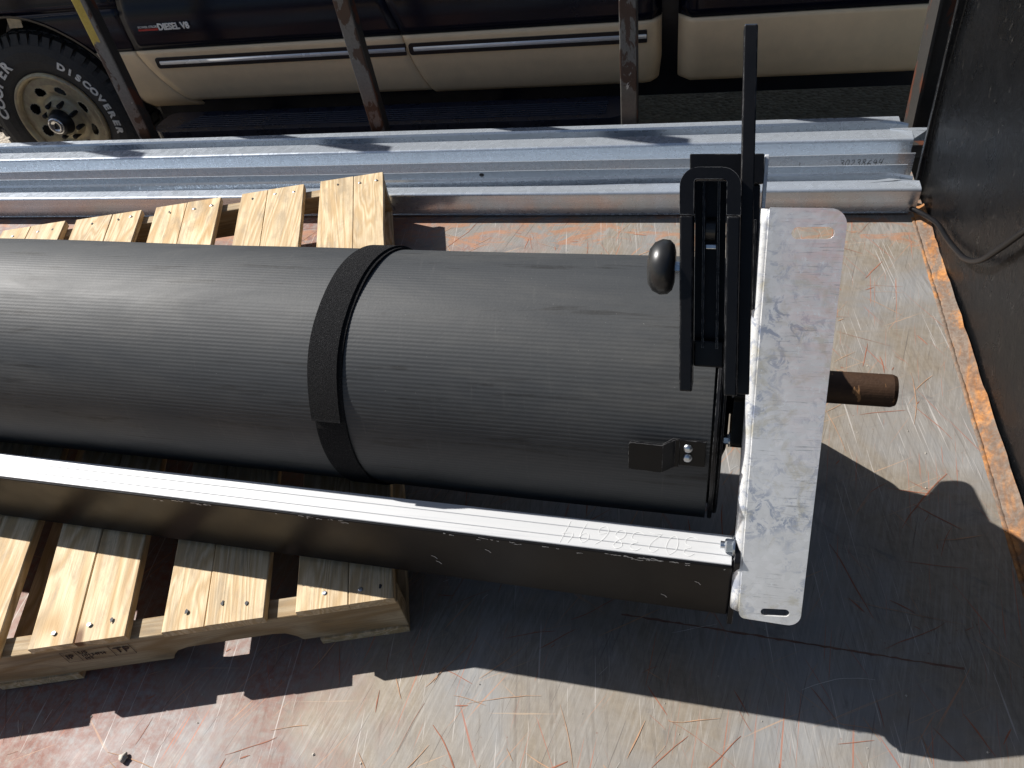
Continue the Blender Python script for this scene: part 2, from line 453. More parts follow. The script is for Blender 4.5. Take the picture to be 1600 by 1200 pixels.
def rounded(pts, radii, seg=6):
    out = []; n = len(pts)
    for i, p in enumerate(pts):
        r = radii[i] if isinstance(radii, (list, tuple)) else radii
        p = Vector(p); a = Vector(pts[i - 1]); b = Vector(pts[(i + 1) % n])
        if r <= 0: out.append(tuple(p)); continue
        d1 = (a - p).normalized(); d2 = (b - p).normalized()
        half = d1.angle(d2) / 2; t = r / math.tan(half)
        c = p + (d1 + d2).normalized() * (r / math.sin(half))
        s0 = p + d1 * t - c; s1 = p + d2 * t - c
        a0 = math.atan2(s0.y, s0.x); a1 = math.atan2(s1.y, s1.x)
        while a1 - a0 > math.pi: a1 -= 2 * math.pi
        while a1 - a0 < -math.pi: a1 += 2 * math.pi
        for k in range(seg + 1):
            an = a0 + (a1 - a0) * k / seg
            out.append((c.x + r * math.cos(an), c.y + r * math.sin(an)))
    return out
def slot(a0, a1, bc0, bc1, r, seg=6):
    """rounded slot from (a0, bc0) to (a1, bc1)"""
    out = []
    for k in range(seg + 1):
        an = math.pi / 2 + math.pi * k / seg; out.append((a0 + r * math.cos(an), bc0 + r * math.sin(an)))
    for k in range(seg + 1):
        an = -math.pi / 2 + math.pi * k / seg; out.append((a1 + r * math.cos(an), bc1 + r * math.sin(an)))
    return out
def lathe_bm(profile, center, ax, e1, e2, seg=48, bm=None, close=False):
    """profile: list of (along axis, radius)"""
    bm = bm or bmesh.new(); rings = []
    for a, r in profile:
        if r <= 1e-6: rings.append([bm.verts.new(center + ax * a)])
        else: rings.append([bm.verts.new(center + ax * a + (e1 * math.cos(2 * math.pi * k / seg) + e2 * math.sin(2 * math.pi * k / seg)) * r) for k in range(seg)])
    pr = list(zip(rings, rings[1:])) + ([(rings[-1], rings[0])] if close else [])
    for A, B in pr:
        for k in range(seg):
            k2 = (k + 1) % seg
            q = [A[k % len(A)], A[k2 % len(A)], B[k2 % len(B)], B[k % len(B)]]
            q = list(dict.fromkeys(q))
            if len(q) > 2: bm.faces.new(q)
    return bm
def lathe(name, profile, center, ax, e1, e2, mat, parent=None, seg=48, smooth=True, close=False, label=None):
    me = done(lathe_bm(profile, center, ax, e1, e2, seg, None, close), name)
    o = link(name, me, mat, parent, smooth, label)
    return o
def tube(name, pts, r, mat, parent=None, seg=10, label=None):
    pts = [Vector(p) for p in pts]; bm = bmesh.new(); rings = []
    up = Vector((.13, .2, 1)).normalized()
    for i, p in enumerate(pts):
        t = (pts[min(i + 1, len(pts) - 1)] - pts[max(i - 1, 0)]).normalized()
        a = t.cross(up).normalized(); b = t.cross(a)
        rings.append([bm.verts.new(p + (a * math.cos(2 * math.pi * k / seg) + b * math.sin(2 * math.pi * k / seg)) * r) for k in range(seg)])
    for A, B in zip(rings, rings[1:]):
        for k in range(seg): bm.faces.new([A[k], A[(k + 1) % seg], B[(k + 1) % seg], B[k]])
    bm.faces.new(rings[0]); bm.faces.new(rings[-1])
    return link(name, done(bm, name), mat, parent, True, label)
def hexbolt(name, center, ax, e1, e2, r, h, parent, mat='bolt_zinc'):
    bm = lathe_bm([(0, r * 1.35), (h * .2, r * 1.35), (h * .2, 0)], center, ax, e1, e2, 20)
    lathe_bm([(h * .2, r), (h * .85, r), (h, r * .8), (h, 0)], center, ax, e1, e2, 6, bm)
    lathe_bm([(h, r * .5), (h * 1.45, r * .5), (h * 1.5, 0)], center, ax, e1, e2, 12, bm)
    return link(name, done(bm, name), mat, parent)
def text_mesh(body, size, name='lettering', shear=0.0, ext=0.0, bold=0.0):
    cu = bpy.data.curves.new(name, 'FONT'); cu.body = body; cu.size = size; cu.shear = shear; cu.extrude = ext; cu.resolution_u = 3; cu.offset = bold
    ob = bpy.data.objects.new('tmp', cu); C.objects.link(ob)
    dg = bpy.context.evaluated_depsgraph_get(); dg.update()
    me = bpy.data.meshes.new_from_object(ob.evaluated_get(dg))
    bpy.data.objects.remove(ob); bpy.data.curves.remove(cu)
    return me
def text_on(name, body, size, origin, right, up, mat, parent, shear=0.0, thick=.0006, xscale=1.0, bold=0.0):
    me = text_mesh(body, size, name, shear, thick, bold)
    nrm = right.cross(up)
    for v in me.vertices: v.co = origin + right * (v.co.x * xscale) + up * v.co.y + nrm * v.co.z
    return link(name, me, mat, parent)
DIG = {'3': [[(.1, .85), (.4, 1), (.75, .9), (.8, .7), (.4, .55), (.8, .42), (.85, .15), (.5, 0), (.05, .12)]],
       '0': [[(.5, 1), (.15, .75), (.1, .3), (.4, 0), (.75, .2), (.85, .65), (.6, .98), (.5, 1)]],
       '2': [[(.1, .8), (.4, 1), (.75, .85), (.65, .5), (.1, .02), (.5, .08), (.95, 0)]],
       '8': [[(.8, .85), (.5, 1), (.15, .82), (.4, .55), (.85, .3), (.6, 0), (.15, .1), (.2, .38), (.6, .6), (.8, .85)]],
       '6': [[(.8, 1), (.35, .7), (.1, .25), (.4, 0), (.8, .15), (.7, .42), (.25, .35)]],
       '9': [[(.8, .75), (.5, 1), (.15, .8), (.25, .52), (.65, .55), (.8, .8), (.75, .4), (.6, -.05)]],
       '4': [[(.3, 1), (.1, .45), (.9, .5)], [(.85, 1), (.6, -.2)]]}
def ribbon(bm, pts, w, nrm, z=0.0):
    """flat stroke of half width w along pts lying on a surface with normal nrm"""
    prev = None
    for i, p in enumerate(pts):
        t = (pts[min(i + 1, len(pts) - 1)] - pts[max(i - 1, 0)])
        if t.length < 1e-9: continue
        sd = nrm.cross(t.normalized()).normalized()
        ww = w if not isinstance(w, list) else w[i]
        a, b = bm.verts.new(p + sd * ww + nrm * z), bm.verts.new(p - sd * ww + nrm * z)
        if prev: bm.faces.new([prev[0], prev[1], b, a])
        prev = (a, b)
def handwriting(name, digits, origin, right, up, size, step, w, mat, parent):
    bm = bmesh.new(); nrm = right.cross(up).normalized(); rr = random.Random(3)
    for i, d in enumerate(digits):
        o = origin + right * (i * step) + up * rr.uniform(-.08, .08) * size
        for st in DIG[d]:
            P = [o + right * (x * step * .8) + up * (y * size) + right * (y * size * .12) for x, y in st]
            sm = []
            for k in range(len(P) - 1):
                p0 = P[max(k - 1, 0)]; p1 = P[k]; p2 = P[k + 1]; p3 = P[min(k + 2, len(P) - 1)]
                for j in range(4):
                    t = j / 4
                    sm.append(.5 * ((2 * p1) + (p2 - p0) * t + (2 * p0 - 5 * p1 + 4 * p2 - p3) * t * t + (3 * p1 - p0 - 3 * p2 + p3) * t ** 3))
            sm.append(P[-1]); ribbon(bm, sm, w, nrm, .0006)
    me = bpy.data.meshes.new(name); bm.to_mesh(me); bm.free()
    return link(name, me, mat, parent)

# ------------------------------------------------------------------ setting: the ground
GZ = -.515
bm = bmesh.new()
n = 40
gv = [[bm.verts.new((-60 + 120 * i / n, -60 + 120 * j / n, GZ)) for j in range(n + 1)] for i in range(n + 1)]
for i in range(n):
    for j in range(n): bm.faces.new([gv[i][j], gv[i + 1][j], gv[i + 1][j + 1], gv[i][j + 1]])
g = link('ground', done(bm, 'ground'), 'gravel'); g['kind'] = 'structure'; g['label'] = 'pale gravel yard under the trailer and the pickup'

# ------------------------------------------------------------------ trailer
TR = root('flatbed_trailer', 'rusty steel flatbed trailer with chipped side stakes and a black headboard', 'trailer', (-2, 1, GZ))
WX = .623
box('floor_plate', W, -5.2, WX - .001, -.9, 2.58, -.012, 0, 'steel_floor', TR, .002, 1, 'scratched bare steel deck with red rust and dried mud')
box('side_rail', W, -5.2, .78, 2.585, 2.69, -.16, -.050, 'stake_dark', TR, .006)
box('floor_beam', W, -5.2, .70, 2.36, 2.56, -.14, -.014, 'stake_dark', TR, .004)
box('floor_beam', W, -5.2, .70, -.85, -.65, -.14, -.014, 'stake_dark', TR, .004)
# headboard: black painted sheet with a folded far edge and a rusty toe strip
bm = bmesh.new()
ny, nz = 46, 24
rg = random.Random(2)
gridv = []
for i in range(ny + 1):
    row = []
    for k in range(nz + 1):
        y = -.9 + (2.125 + .9) * i / ny; z = 1.15 * k / nz
        dx = .004 * math.sin(y * 5.1 + 1) * math.sin(z * 6.3 + .5) + .0025 * math.sin(y * 13 + z * 9)
        row.append(bm.verts.new((WX + dx, y + .10 * z, z - .01)))
    gridv.append(row)
for i in range(ny):
    for k in range(nz): bm.faces.new([gridv[i][k], gridv[i][k + 1], gridv[i + 1][k + 1], gridv[i + 1][k]])
bmesh.ops.solidify(bm, geom=list(bm.faces), thickness=-.006)
link('headboard', done(bm, 'headboard'), 'black_wall', TR, True, 'glossy black painted steel headboard')
def edge_fn(a, b, c): return Vector((a, b + .10 * c, c))
box('headboard_lip', edge_fn, WX - .016, WX + .02, 2.13, 2.146, .0, 1.15, 'black_wall', TR, .002)
box('recessed_panel', W, WX + .10, WX + .11, 2.10, 2.58, -.03, 1.15, 'black_wall', TR)
box('corner_stake', edge_fn, WX + .045, WX + .135, 2.53, 2.60, -.03, 1.2, 'stake_dark', TR, .004)
box('corner_gusset', edge_fn, WX + .035, WX + .043, 2.50, 2.62, -.03, .9, 'stake_dark', TR)
# rusty toe strip, welded along the foot of the headboard
bm = bmesh.new(); prev = None
rr = random.Random(11)
for i in range(91):
    y = -.9 + 2.95 * i / 90
    w0 = .034 + rr.uniform(-.002, .002)
    ring = [bm.verts.new((WX - w0, y, .0008)), bm.verts.new((WX - w0 + .002, y, .005)), bm.verts.new((WX - .016, y, .006)), bm.verts.new((WX - .004 + rr.uniform(-.001, .001), y, .016 + rr.uniform(-.003, .003)))]
    if prev:
        for k in range(3): bm.faces.new([prev[k], prev[k + 1], ring[k + 1], ring[k]])
    prev = ring
link('toe_strip', done(bm, 'toe_strip'), 'orange_rust', TR, True, 'orange rusted strip along the foot of the headboard')
bm = bmesh.new(); prev = None
for i in range(300):
    y = -.9 + 2.9 * i / 299
    h = .003 + .0012 * math.sin(i * 2.1) + rr.uniform(-.0006, .0006)
    cx = WX - .038 + rr.uniform(-.0006, .0006)
    ring = [bm.verts.new((cx - .005, y, .0006)), bm.verts.new((cx - .002, y, h)), bm.verts.new((cx + .002, y, h)), bm.verts.new((cx + .005, y, .0006))]
    if prev:
        for k in range(3): bm.faces.new([prev[k], prev[k + 1], ring[k + 1], ring[k]])
    prev = ring
link('weld_bead', done(bm, 'weld_bead'), 'orange_rust', TR, True)
# stakes along the far side
for k, (x, lean) in enumerate(((-3.22, 0), (-2.245, .0), (-1.21, -.03), (-.25, .01))):
    def fs(a, b, c, x=x, lean=lean): return Vector((x + a + lean * c, 2.625 + b, c))
    st = box('stake', fs, -.028, .028, 0, .05, -.10, 1.15, 'stake_paint', TR, .004)
    box('stake_shade', fs, .0285, .031, .003, .047, -.10, 1.148, 'stake_dark', st)  # thin dark skin stands in for shade on the stake's right face
# scratches that have a shape of their own
def scratches(name, count, mat, seed, wmin, wmax, zz):
    rs = random.Random(seed); bm = bmesh.new()
    for _ in range(count):
        x = rs.uniform(-1.5, .56); y = rs.uniform(.22, 1.95)
        a = rs.choice([R_(80), R_(60), R_(118), R_(30), R_(150), R_(5)]) + rs.gauss(0, .22)
        L = abs(rs.gauss(.04, .06)) + .008; cur = rs.gauss(0, 1.1)
        w = rs.uniform(wmin, wmax); k = max(4, int(L / .012)); pts = []; ww = []
        px, py = x, y
        for i in range(k + 1):
            pts.append(Vector((px, py, 0))); t = i / k
            ww.append(max(.0002, w * (math.sin(math.pi * min(.97, max(.03, t))) ** .5) * rs.uniform(.6, 1.25)))
            a += cur * L / k + rs.gauss(0, .05); px += math.cos(a) * L / k; py += math.sin(a) * L / k
        if max(p.x for p in pts) < WX - .065: ribbon(bm, pts, ww, ZA, zz)
    me = bpy.data.meshes.new(name); bm.to_mesh(me); bm.free()
    o = link(name, me, mat, TR); o['kind'] = 'stuff'
simple('seam_brown', (.16, .085, .06), .8, 0, .4, .1, 60)
simple('scratch_red', (.30, .115, .065), .8, 0, .3, .1, 60)
simple('scratch_orange', (.42, .25, .15), .8, 0, .3, .1, 60)
simple('scratch_bright', (.55, .53, .50), .4, .4, .2, .0, 60)
scratches('rust_scratches', 330, 'scratch_red', 5, .0003, .0014, .0006)
scratches('orange_scratches', 260, 'scratch_orange', 9, .0003, .0011, .0009)
scratches('bright_scratches', 45, 'scratch_bright', 21, .0002, .0005, .0012)

bm = bmesh.new(); rr = random.Random(31)
for pts in ([(-.10, .705), (.46, .675)],):
    (xa, ya), (xb, yb) = pts; P = []
    for i in range(61):
        t = i / 60; P.append(Vector((xa + (xb - xa) * t + rr.uniform(-.0008, .0008), ya + (yb - ya) * t + rr.uniform(-.0008, .0008), 0)))
    ribbon(bm, P, [rr.uniform(.0008, .0026) for _ in P], ZA, .0004)
me = bpy.data.meshes.new('plate_seams'); bm.to_mesh(me); bm.free()
o = link('plate_seams', me, 'seam_brown', TR); o['kind'] = 'stuff'

# ------------------------------------------------------------------ pickup truck
PT = root('pickup_truck', 'dark blue and tan pickup truck parked alongside the trailer', 'truck', (-1.3, 3.9, GZ))
TY = 3.0
def yprof(z):
    pr = [(-.10, .10), (-.055, .055), (-.03, .03), (.02, .012), (.08, .002), (.14, 0), (.205, .0), (.215, .004), (.24, .0), (.30, -.004), (.36, .0), (.40, .016), (.60, .03), (.78, .06)]
    for (z0, d0), (z1, d1) in zip(pr, pr[1:]):
        if z <= z1:
            t = max(0, (z - z0) / (z1 - z0)); return TY + d0 + (d1 - d0) * t
    return TY + .06
def skin(name, x0f, x1f, z0, z1, mat, nx=24, nz=14, parent=PT, curl=(0, 0), label=None):
    bm = bmesh.new(); rows = []
    for k in range(nz + 1):
        z = z0 + (z1 - z0) * k / nz; row = []
        xa, xb = x0f(z), x1f(z)
        for i in range(nx + 1):
            t = i / nx; x = xa + (xb - xa) * t; y = yprof(z)
            for side, dist in ((curl[0], x - xa), (curl[1], xb - x)):
                if side and dist < side: y += .05 * (1 - dist / side) ** 2
            row.append(bm.verts.new((x, y, z)))
        rows.append(row)
    # edges folded inwards
    fold = [bm.verts.new(v.co + Vector((0, .03, 0))) for v in rows[0]]; fold2 = [bm.verts.new(v.co + Vector((0, .03, 0))) for v in rows[-1]]
    rows = [fold] + rows + [fold2]
    for A, B in zip(rows, rows[1:]):
        for i in range(nx): bm.faces.new([A[i], A[i + 1], B[i + 1], B[i]])
    for side in (0, -1):
        col = [r[side] for r in rows]; inn = [bm.verts.new(v.co + Vector((0, .03, 0))) for v in col]
        for i in range(len(col) - 1): bm.faces.new([col[i], col[i + 1], inn[i + 1], inn[i]])
    return link(name, done(bm, name), mat, parent, True, label)
WXC, WZC, RA = -2.985, -.104, .485
def arch_r(z):
    d = RA * RA - (z - WZC) ** 2
    return WXC + (math.sqrt(d) if d > 0 else 0)
def seam1(z): return -2.405 + (.0 if z > .2 else .115 * ((.2 - z) / .2) ** 1.25)
def seam2(z): return -1.175 + (-.28 * (z - .2) if z > .2 else .055 * ((.2 - z) / .2) ** 1.4)
G = .003
cabend = lambda z: -.160 - .012 * max(0, (.05 - z) / .1)
skin('lower_fender', lambda z: arch_r(z) if z > -.02 else arch_r(z) + .0, lambda z: seam1(z) - G, -.075, .205, 'truck_tan', 14, 16)
skin('fender', arch_r, lambda z: seam1(z) - G, .208, WZC + RA - .0005, 'truck_blue', 16, 10)
skin('upper_fender', lambda z: -4.1, lambda z: seam1(z) - G, WZC + RA, .60, 'truck_blue', 20, 8)
skin('lower_front_door', lambda z: seam1(z) + G, lambda z: seam2(z) - G, -.035, .205, 'truck_tan', 30, 14)
skin('front_door', lambda z: seam1(z) + G, lambda z: seam2(z) - G, .208, .72, 'truck_blue', 30, 18)
skin('lower_rear_door', lambda z: seam2(z) + G, cabend, -.05, .205, 'truck_tan', 30, 14, curl=(0, .05))
skin('rear_door', lambda z: seam2(z) + G, cabend, .208, .72, 'truck_blue', 30, 18, curl=(0, .05))
skin('lower_cargo_bed', lambda z: -.098, lambda z: 1.9, -.045, .205, 'truck_tan', 40, 14, curl=(.02, 0))
skin('cargo_bed', lambda z: -.098, lambda z: 1.9, .208, .74, 'truck_blue', 40, 18, curl=(.02, 0))
# wheel arch lip and dark inner well
bm = bmesh.new(); prev = None
for i in range(41):
    a = R_(-10 + 200 * i / 40); c, s = math.cos(a), math.sin(a)
    z = WZC + RA * s; yy = yprof(z)
    ring = [bm.verts.new((WXC + (RA + .006) * c, yy - .004, WZC + (RA + .006) * s)), bm.verts.new((WXC + (RA - .006) * c, yy - .002, WZC + (RA - .006) * s)), bm.verts.new((WXC + (RA - .004) * c, yy + .35, WZC + (RA - .004) * s))]
    if prev:
        for k in range(2): bm.faces.new([prev[k], prev[k + 1], ring[k + 1], ring[k]])
    prev = ring
link('wheel_arch', done(bm, 'wheel_arch'), 'truck_black', PT, True)
# body core behind the skins, bonnet, cab and glass
box('chassis', W, -4.0, 2.2, 3.38, 4.7, -.15, .5, 'truck_black', PT)
box('inner_sill', W, -2.48, 1.85, 3.09, 3.37, -.12, .6, 'truck_black', PT)
def prism_x(name, poly, y0, y1, mat, parent, inset=0.0, label=None):
    f = lambda a, b, c: Vector((a, c, b))
    return plate(name, poly, f, y0, y1, mat, parent, (), .02, label)
prism_x('bonnet', [(-4.1, .60), (-2.35, .60), (-2.35, .74), (-2.6, .76), (-3.9, .68), (-4.1, .62)], 3.07, 4.75, 'truck_blue', PT)
prism_x('cab', [(-2.34, .72), (-.17, .72), (-.19, .80), (-.32, 1.36), (-1.5, 1.40), (-1.75, 1.36), (-2.30, .80)], 3.10, 4.68, 'truck_blue', PT)
prism_x('side_window', [(-2.1, .80), (-1.25, .80), (-1.25, 1.28), (-1.68, 1.28)], 3.094, 3.105, 'glass_dark', PT)
prism_x('rear_window', [(-1.15, .80), (-.36, .80), (-.44, 1.28), (-1.15, 1.28)], 3.094, 3.105, 'glass_dark', PT)
# moulding with chrome inlay along the doors
def mould(x0, x1):
    f = lambda a, b, c: Vector((x0 + a, TY + c, b))
    L = x1 - x0
    md = plate('moulding', rounded([(0, .128), (L, .128), (L, .174), (0, .174)], [.012, .004, .004, .012], 4), f, .006, -.005, 'truck_black', PT, (), .003)
    bm = bmesh.new(); pr = [(.143, -.0048), (.146, -.007), (.152, -.008), (.157, -.007), (.160, -.0048)]; prev = None
    for x in (x0 + .02, x1 - .002):
        ring = [bm.verts.new((x, TY + d, z)) for z, d in pr]
        if prev:
            for k in range(len(pr) - 1): bm.faces.new([prev[k], prev[k + 1], ring[k + 1], ring[k]])
        bm.faces.new(ring); prev = ring
    link('chrome_strip', done(bm, 'chrome_strip'), 'bright_trim', md, True)
mould(-2.325, -1.171); mould(-1.157, -.21)
# running board with ribs
RB = bpy.data.objects.new('running_board', None)
f = lambda a, b, c: Vector((a, b, c))
simple('step_plastic', (.016, .020, .036), .28, 0, .25, .1, 120, .6)
rb = plate('running_board', rounded([(-2.385, 2.83), (-.28, 2.83), (-.28, 3.02), (-2.385, 3.02)], [.075, .075, .03, .05], 8), f, -.135, -.085, 'step_plastic', PT, (), .014)
bpy.data.objects.remove(RB)
for i in range(6):
    y = 2.868 + i * .019
    box('tread_rib', W, -2.27 + .012 * i, -.36, y, y + .008, -.0855, -.0815, 'step_plastic', rb, .0015, 1)
box('step_bracket', W, -1.95, -1.88, 2.95, 3.2, -.2, -.137, 'truck_black', PT)
box('step_bracket', W, -.85, -.78, 2.95, 3.2, -.2, -.137, 'truck_black', PT)
# badge
text_on('badge_lettering', 'DIESEL V8', .036, Vector((-2.238, TY - .0085, .2905)), Vector((1, 0, 0)), ZA, 'white_letter', PT, 0, .002, .95, .0012)
text_on('badge_lettering', 'POWER STROKE', .0135, Vector((-2.335, TY - .007, .300)), Vector((1, 0, 0)), ZA, 'white_letter', PT, 0, .001, 1.0)
box('badge_bar', W, -2.337, -2.243, TY - .008, TY - .003, .2895, .297, 'red_ink', PT)
box('fender_tape', lambda a, b, c: Vector((-2.985 + a + .25 * c, 3.06 - b, .345 + c)), -.035, .035, 0, .004, -.028, .028, 'amber_tape', PT)
# front wheel
YW = 3.02
WH = bpy.data.objects.new('wheel', None); C.objects.link(WH); WH.parent = PT; WH.matrix_parent_inverse = Matrix.Translation(-Vector(PT.location))
wc = Vector((WXC, YW, WZC)); AX = Vector((0, 1, 0)); E1 = Vector((1, 0, 0)); E2 = Vector((0, 0, 1))
RT = .408
tp = [(.20, .225), (.02, .222), (.004, .235), (-.004, .255), (-.010, .29), (-.010, .33), (-.002, .36), (.010, .378), (.03, .390), (.05, .393), (.24, .393)]
bm = lathe_bm(tp, wc, AX, E1, E2, 96)
rt = random.Random(4)
for ring_i, (ya, yb, ra, rb2) in enumerate(((-.003, .045, .362, .404), (.05, .10, .388, RT), (.105, .155, .388, RT), (.16, .21, .388, RT))):
    nb = 46
    for k in range(nb):
        a0 = 2 * math.pi * (k + .5 * (ring_i % 2) + rt.uniform(-.06, .06)) / nb; da = 2 * math.pi / nb * (.36 if ring_i else .37 - .06 * (k % 2))
        def ft(a, b, c): return wc + (E1 * math.cos(a) + E2 * math.sin(a)) * c + AX * (b + (.018 if (ring_i == 0 and c > .39) else 0))
        box_bm(ft, a0 - da, a0 + da, ya, yb, ra, rb2, bm=bm)
link('tyre', done(bm, 'tyre'), 'tyre_rubber', WH)
# rim: dished disc with eight round hand holes
bm = bmesh.new(); NA, NR = 192, 34; rows = []
def dish(r):
    pr = [(.055, -.004), (.075, -.006), (.095, .030), (.112, .034), (.140, .020), (.172, .012), (.195, .014), (.204, .016)]
    for (r0, d0), (r1, d1) in zip(pr, pr[1:]):
        if r <= r1: return d0 + (d1 - d0) * max(0, (r - r0) / (r1 - r0))
    return pr[-1][1]
for i in range(NR + 1):
    r = .05 + (.204 - .05) * i / NR
    rows.append([bm.verts.new(wc + (E1 * math.cos(2 * math.pi * k / NA) + E2 * math.sin(2 * math.pi * k / NA)) * r + AX * (dish(r) + .0)) for k in range(NA)])
for i in range(NR):
    for k in range(NA):
        r = .05 + (.204 - .05) * (i + .5) / NR; a = 2 * math.pi * (k + .5) / NA
        m8 = (a * 8 / (2 * math.pi)) % 1.0 - .5
        dx = m8 * 2 * math.pi / 8 * r; dr = r - .146
        if (dx / .027) ** 2 + (dr / .021) ** 2 < 1: continue
        bm.faces.new([rows[i][k], rows[i][(k + 1) % NA], rows[i + 1][(k + 1) % NA], rows[i + 1][k]])
lathe_bm([(.016, .204), (.008, .208), (-.006, .213), (-.010, .222), (-.004, .231), (.006, .232)], wc, AX, E1, E2, 96, bm)
bmesh.ops.solidify(bm, geom=list(bm.faces), thickness=.004)
link('rim', done(bm, 'rim'), 'rim_metal', WH, True)
lathe('brake_drum', [(.10, .20), (.075, .195), (.075, 0)], wc, AX, E1, E2, 'truck_black', WH, 48)
lathe('hub', [(.03, .070), (-.012, .060), (-.035, .052), (-.05, .046), (-.052, 0)], wc, AX, E1, E2, 'truck_black', WH, 32)
lathe('hub_cap', [(-.050, .040), (-.056, .040), (-.059, .036), (-.059, .022), (-.056, .020), (-.056, 0)], wc, AX, E1, E2, 'chrome', WH, 32)
f = lambda a, b, c: wc + E1 * (a * .8 + b * .35) + E2 * (b * .8 - a * .35) + AX * c
box('cap_emblem', f, -.006, .006, -.016, .016, -.0605, -.0565, 'truck_black', WH, .001)
for k in range(8):
    a = 2 * math.pi * (k + .5) / 8
    lathe('lug_nut', [(.03, .012), (-.016, .011), (-.02, .007), (-.02, 0)], wc + (E1 * math.cos(a) + E2 * math.sin(a)) * .082, AX, E1, E2, 'truck_black', WH, 8, False)
def arc_text(body, a0, a1, rad, size):
    bm = bmesh.new()
    for i, ch in enumerate(body):
        a = R_(a0 + (a1 - a0) * (i + .5) / len(body))
        me = text_mesh(ch, size, 'ch', 0, .0012, .0022)
        xs = [v.co.x for v in me.vertices]; mx = (min(xs) + max(xs)) / 2
        up = E1 * math.cos(a) + E2 * math.sin(a); rt_ = E1 * math.sin(a) - E2 * math.cos(a)
        sx = 1.15
        for v in me.vertices:
            r = rad + v.co.y
            yy = -.0115 if r < .335 else -.0115 + (r - .335) * .25
            v.co = wc + up * r + rt_ * ((v.co.x - mx) * sx) + AX * (yy - .001 - v.co.z)
        bm.from_mesh(me); bpy.data.meshes.remove(me)
    me = bpy.data.meshes.new('tyre_lettering'); bm.to_mesh(me); bm.free()
    link('tyre_lettering', me, 'white_letter', WH)
arc_text('COOPER', 176, 110, .279, .066)
arc_text('DISCOVERER', 62, -14, .286, .044)

# ------------------------------------------------------------------ galvanised door guides behind the roll
def sheet_run(name, poly, x0, x1, parent, mat='galv_guide', t=.003, mitre=None, flare=None):
    """thin folded sheet with section poly [(y, z)...] run from x0 to x1"""
    bm = bmesh.new(); xs = [x0 + (x1 - .10 - x0) * i / 36 for i in range(37)] + [x1 - .10 + .10 * i / 10 for i in range(1, 11)]
    rows = []
    rg = random.Random(hash(name) % 97 + int(poly[0][0] * 1000))
    for x in xs:
        row = []; q = (x - (x1 - .10)) / .10
        for j, (y, z) in enumerate(poly):
            dx = 0; dy = .0010 * math.sin(x * 3.1 + y * 40); dz = .0007 * math.sin(x * 4.7 + y * 31)
            if flare and q > 0 and z > .05: dy -= flare * q * q; dz -= .006 * q ** 3
            row.append(bm.verts.new((x, y + dy, z + dz)))
        rows.append(row)
    if mitre:
        for j, d in mitre.items():
            rows[-1][j].co.x -= d
    for A, B in zip(rows, rows[1:]):
        for j in range(len(poly) - 1): bm.faces.new([A[j], A[j + 1], B[j + 1], B[j]])
    bmesh.ops.recalc_face_normals(bm, faces=bm.faces)
    bmesh.ops.solidify(bm, geom=list(bm.faces), thickness=t)
    return link(name, done(bm, name), mat, parent)
def arc2(p, c, r, a0, a1, k=4): return [(c[0] + r * math.cos(R_(a0 + (a1 - a0) * i / k)), c[1] + r * math.sin(R_(a0 + (a1 - a0) * i / k))) for i in range(k + 1)]
X0 = -5.0
GA = root('door_guide', 'nearer galvanised steel door guide, its smooth front wall facing the pallet', 'door guide', (-2, 2.06, 0), 'galvanised guides along the far side of the deck')
sec = [(2.012, .012)] + arc2(0, (2.013, .079), .008, 180, 90) + [(2.048, .087), (2.052, .085), (2.052, .05)]
sheet_run('face_angle', sec, X0, .590, GA, mitre={len(sec) - 3: .045, len(sec) - 2: .045, len(sec) - 1: .045})
sheet_run('base_web', [(2.016, .0065), (2.125, .0065)], X0, .575, GA)
sheet_run('inner_plate', [(2.088, .008), (2.088, .084), (2.091, .090)], X0, .580, GA, flare=.012)
bk = sheet_run('back_plate', [(2.128, .008), (2.128, .0935)], X0, .572, GA)
box('packing_lath', W, X0, .5, 2.020, 2.045, .0005, .0045, 'stake_dark', GA)
GB = root('door_guide', 'farther galvanised steel door guide beside the stakes, numbered by hand on its plate', 'door guide', (-2, 2.3, 0), 'galvanised guides along the far side of the deck')
hp = sheet_run('number_plate', [(2.190, .004), (2.190, .092)], X0, .602, GB)
sec = [(2.282, .008)] + arc2(0, (2.287, .082), .008, 180, 90) + [(2.338, .090), (2.342, .088), (2.342, .05)]
sheet_run('face_angle', sec, X0, .612, GB, mitre={len(sec) - 3: .055, len(sec) - 2: .055, len(sec) - 1: .055})
sheet_run('base_web', [(2.194, .005), (2.40, .005)], X0, .60, GB)
sheet_run('inner_plate', [(2.385, .007), (2.385, .088), (2.388, .094)], X0, .612, GB, flare=.012)
sheet_run('outer_flange', [(2.41, .007), (2.41, .066), (2.46, .068)], X0, .60, GB)
handwriting('handwritten_number', '30238694', Vector((.402, 2.1882, .056)), Vector((1, 0, .0)), ZA, .020, .0150, .0009, 'ink_black', hp)
for x in (-2.1, -1.0, -.645, -.12, .285):
    f = lambda a, b, c, x=x: Vector((x + a, 2.1883 - c, .066 + b))
    plate('bolt_hole', [(.0085 * math.cos(2 * math.pi * k / 14), .0105 * math.sin(2 * math.pi * k / 14)) for k in range(14)], f, 0, .0008, 'ink_black', hp)
for x in (-1.45, -.67, .1):
    f = lambda a, b, c, x=x: Vector((x + a, 2.1262 - c, .082 + b))
    plate('bolt_hole', [(.008 * math.cos(2 * math.pi * k / 14), .006 * math.sin(2 * math.pi * k / 14)) for k in range(14)], f, 0, .0008, 'ink_black', bk)
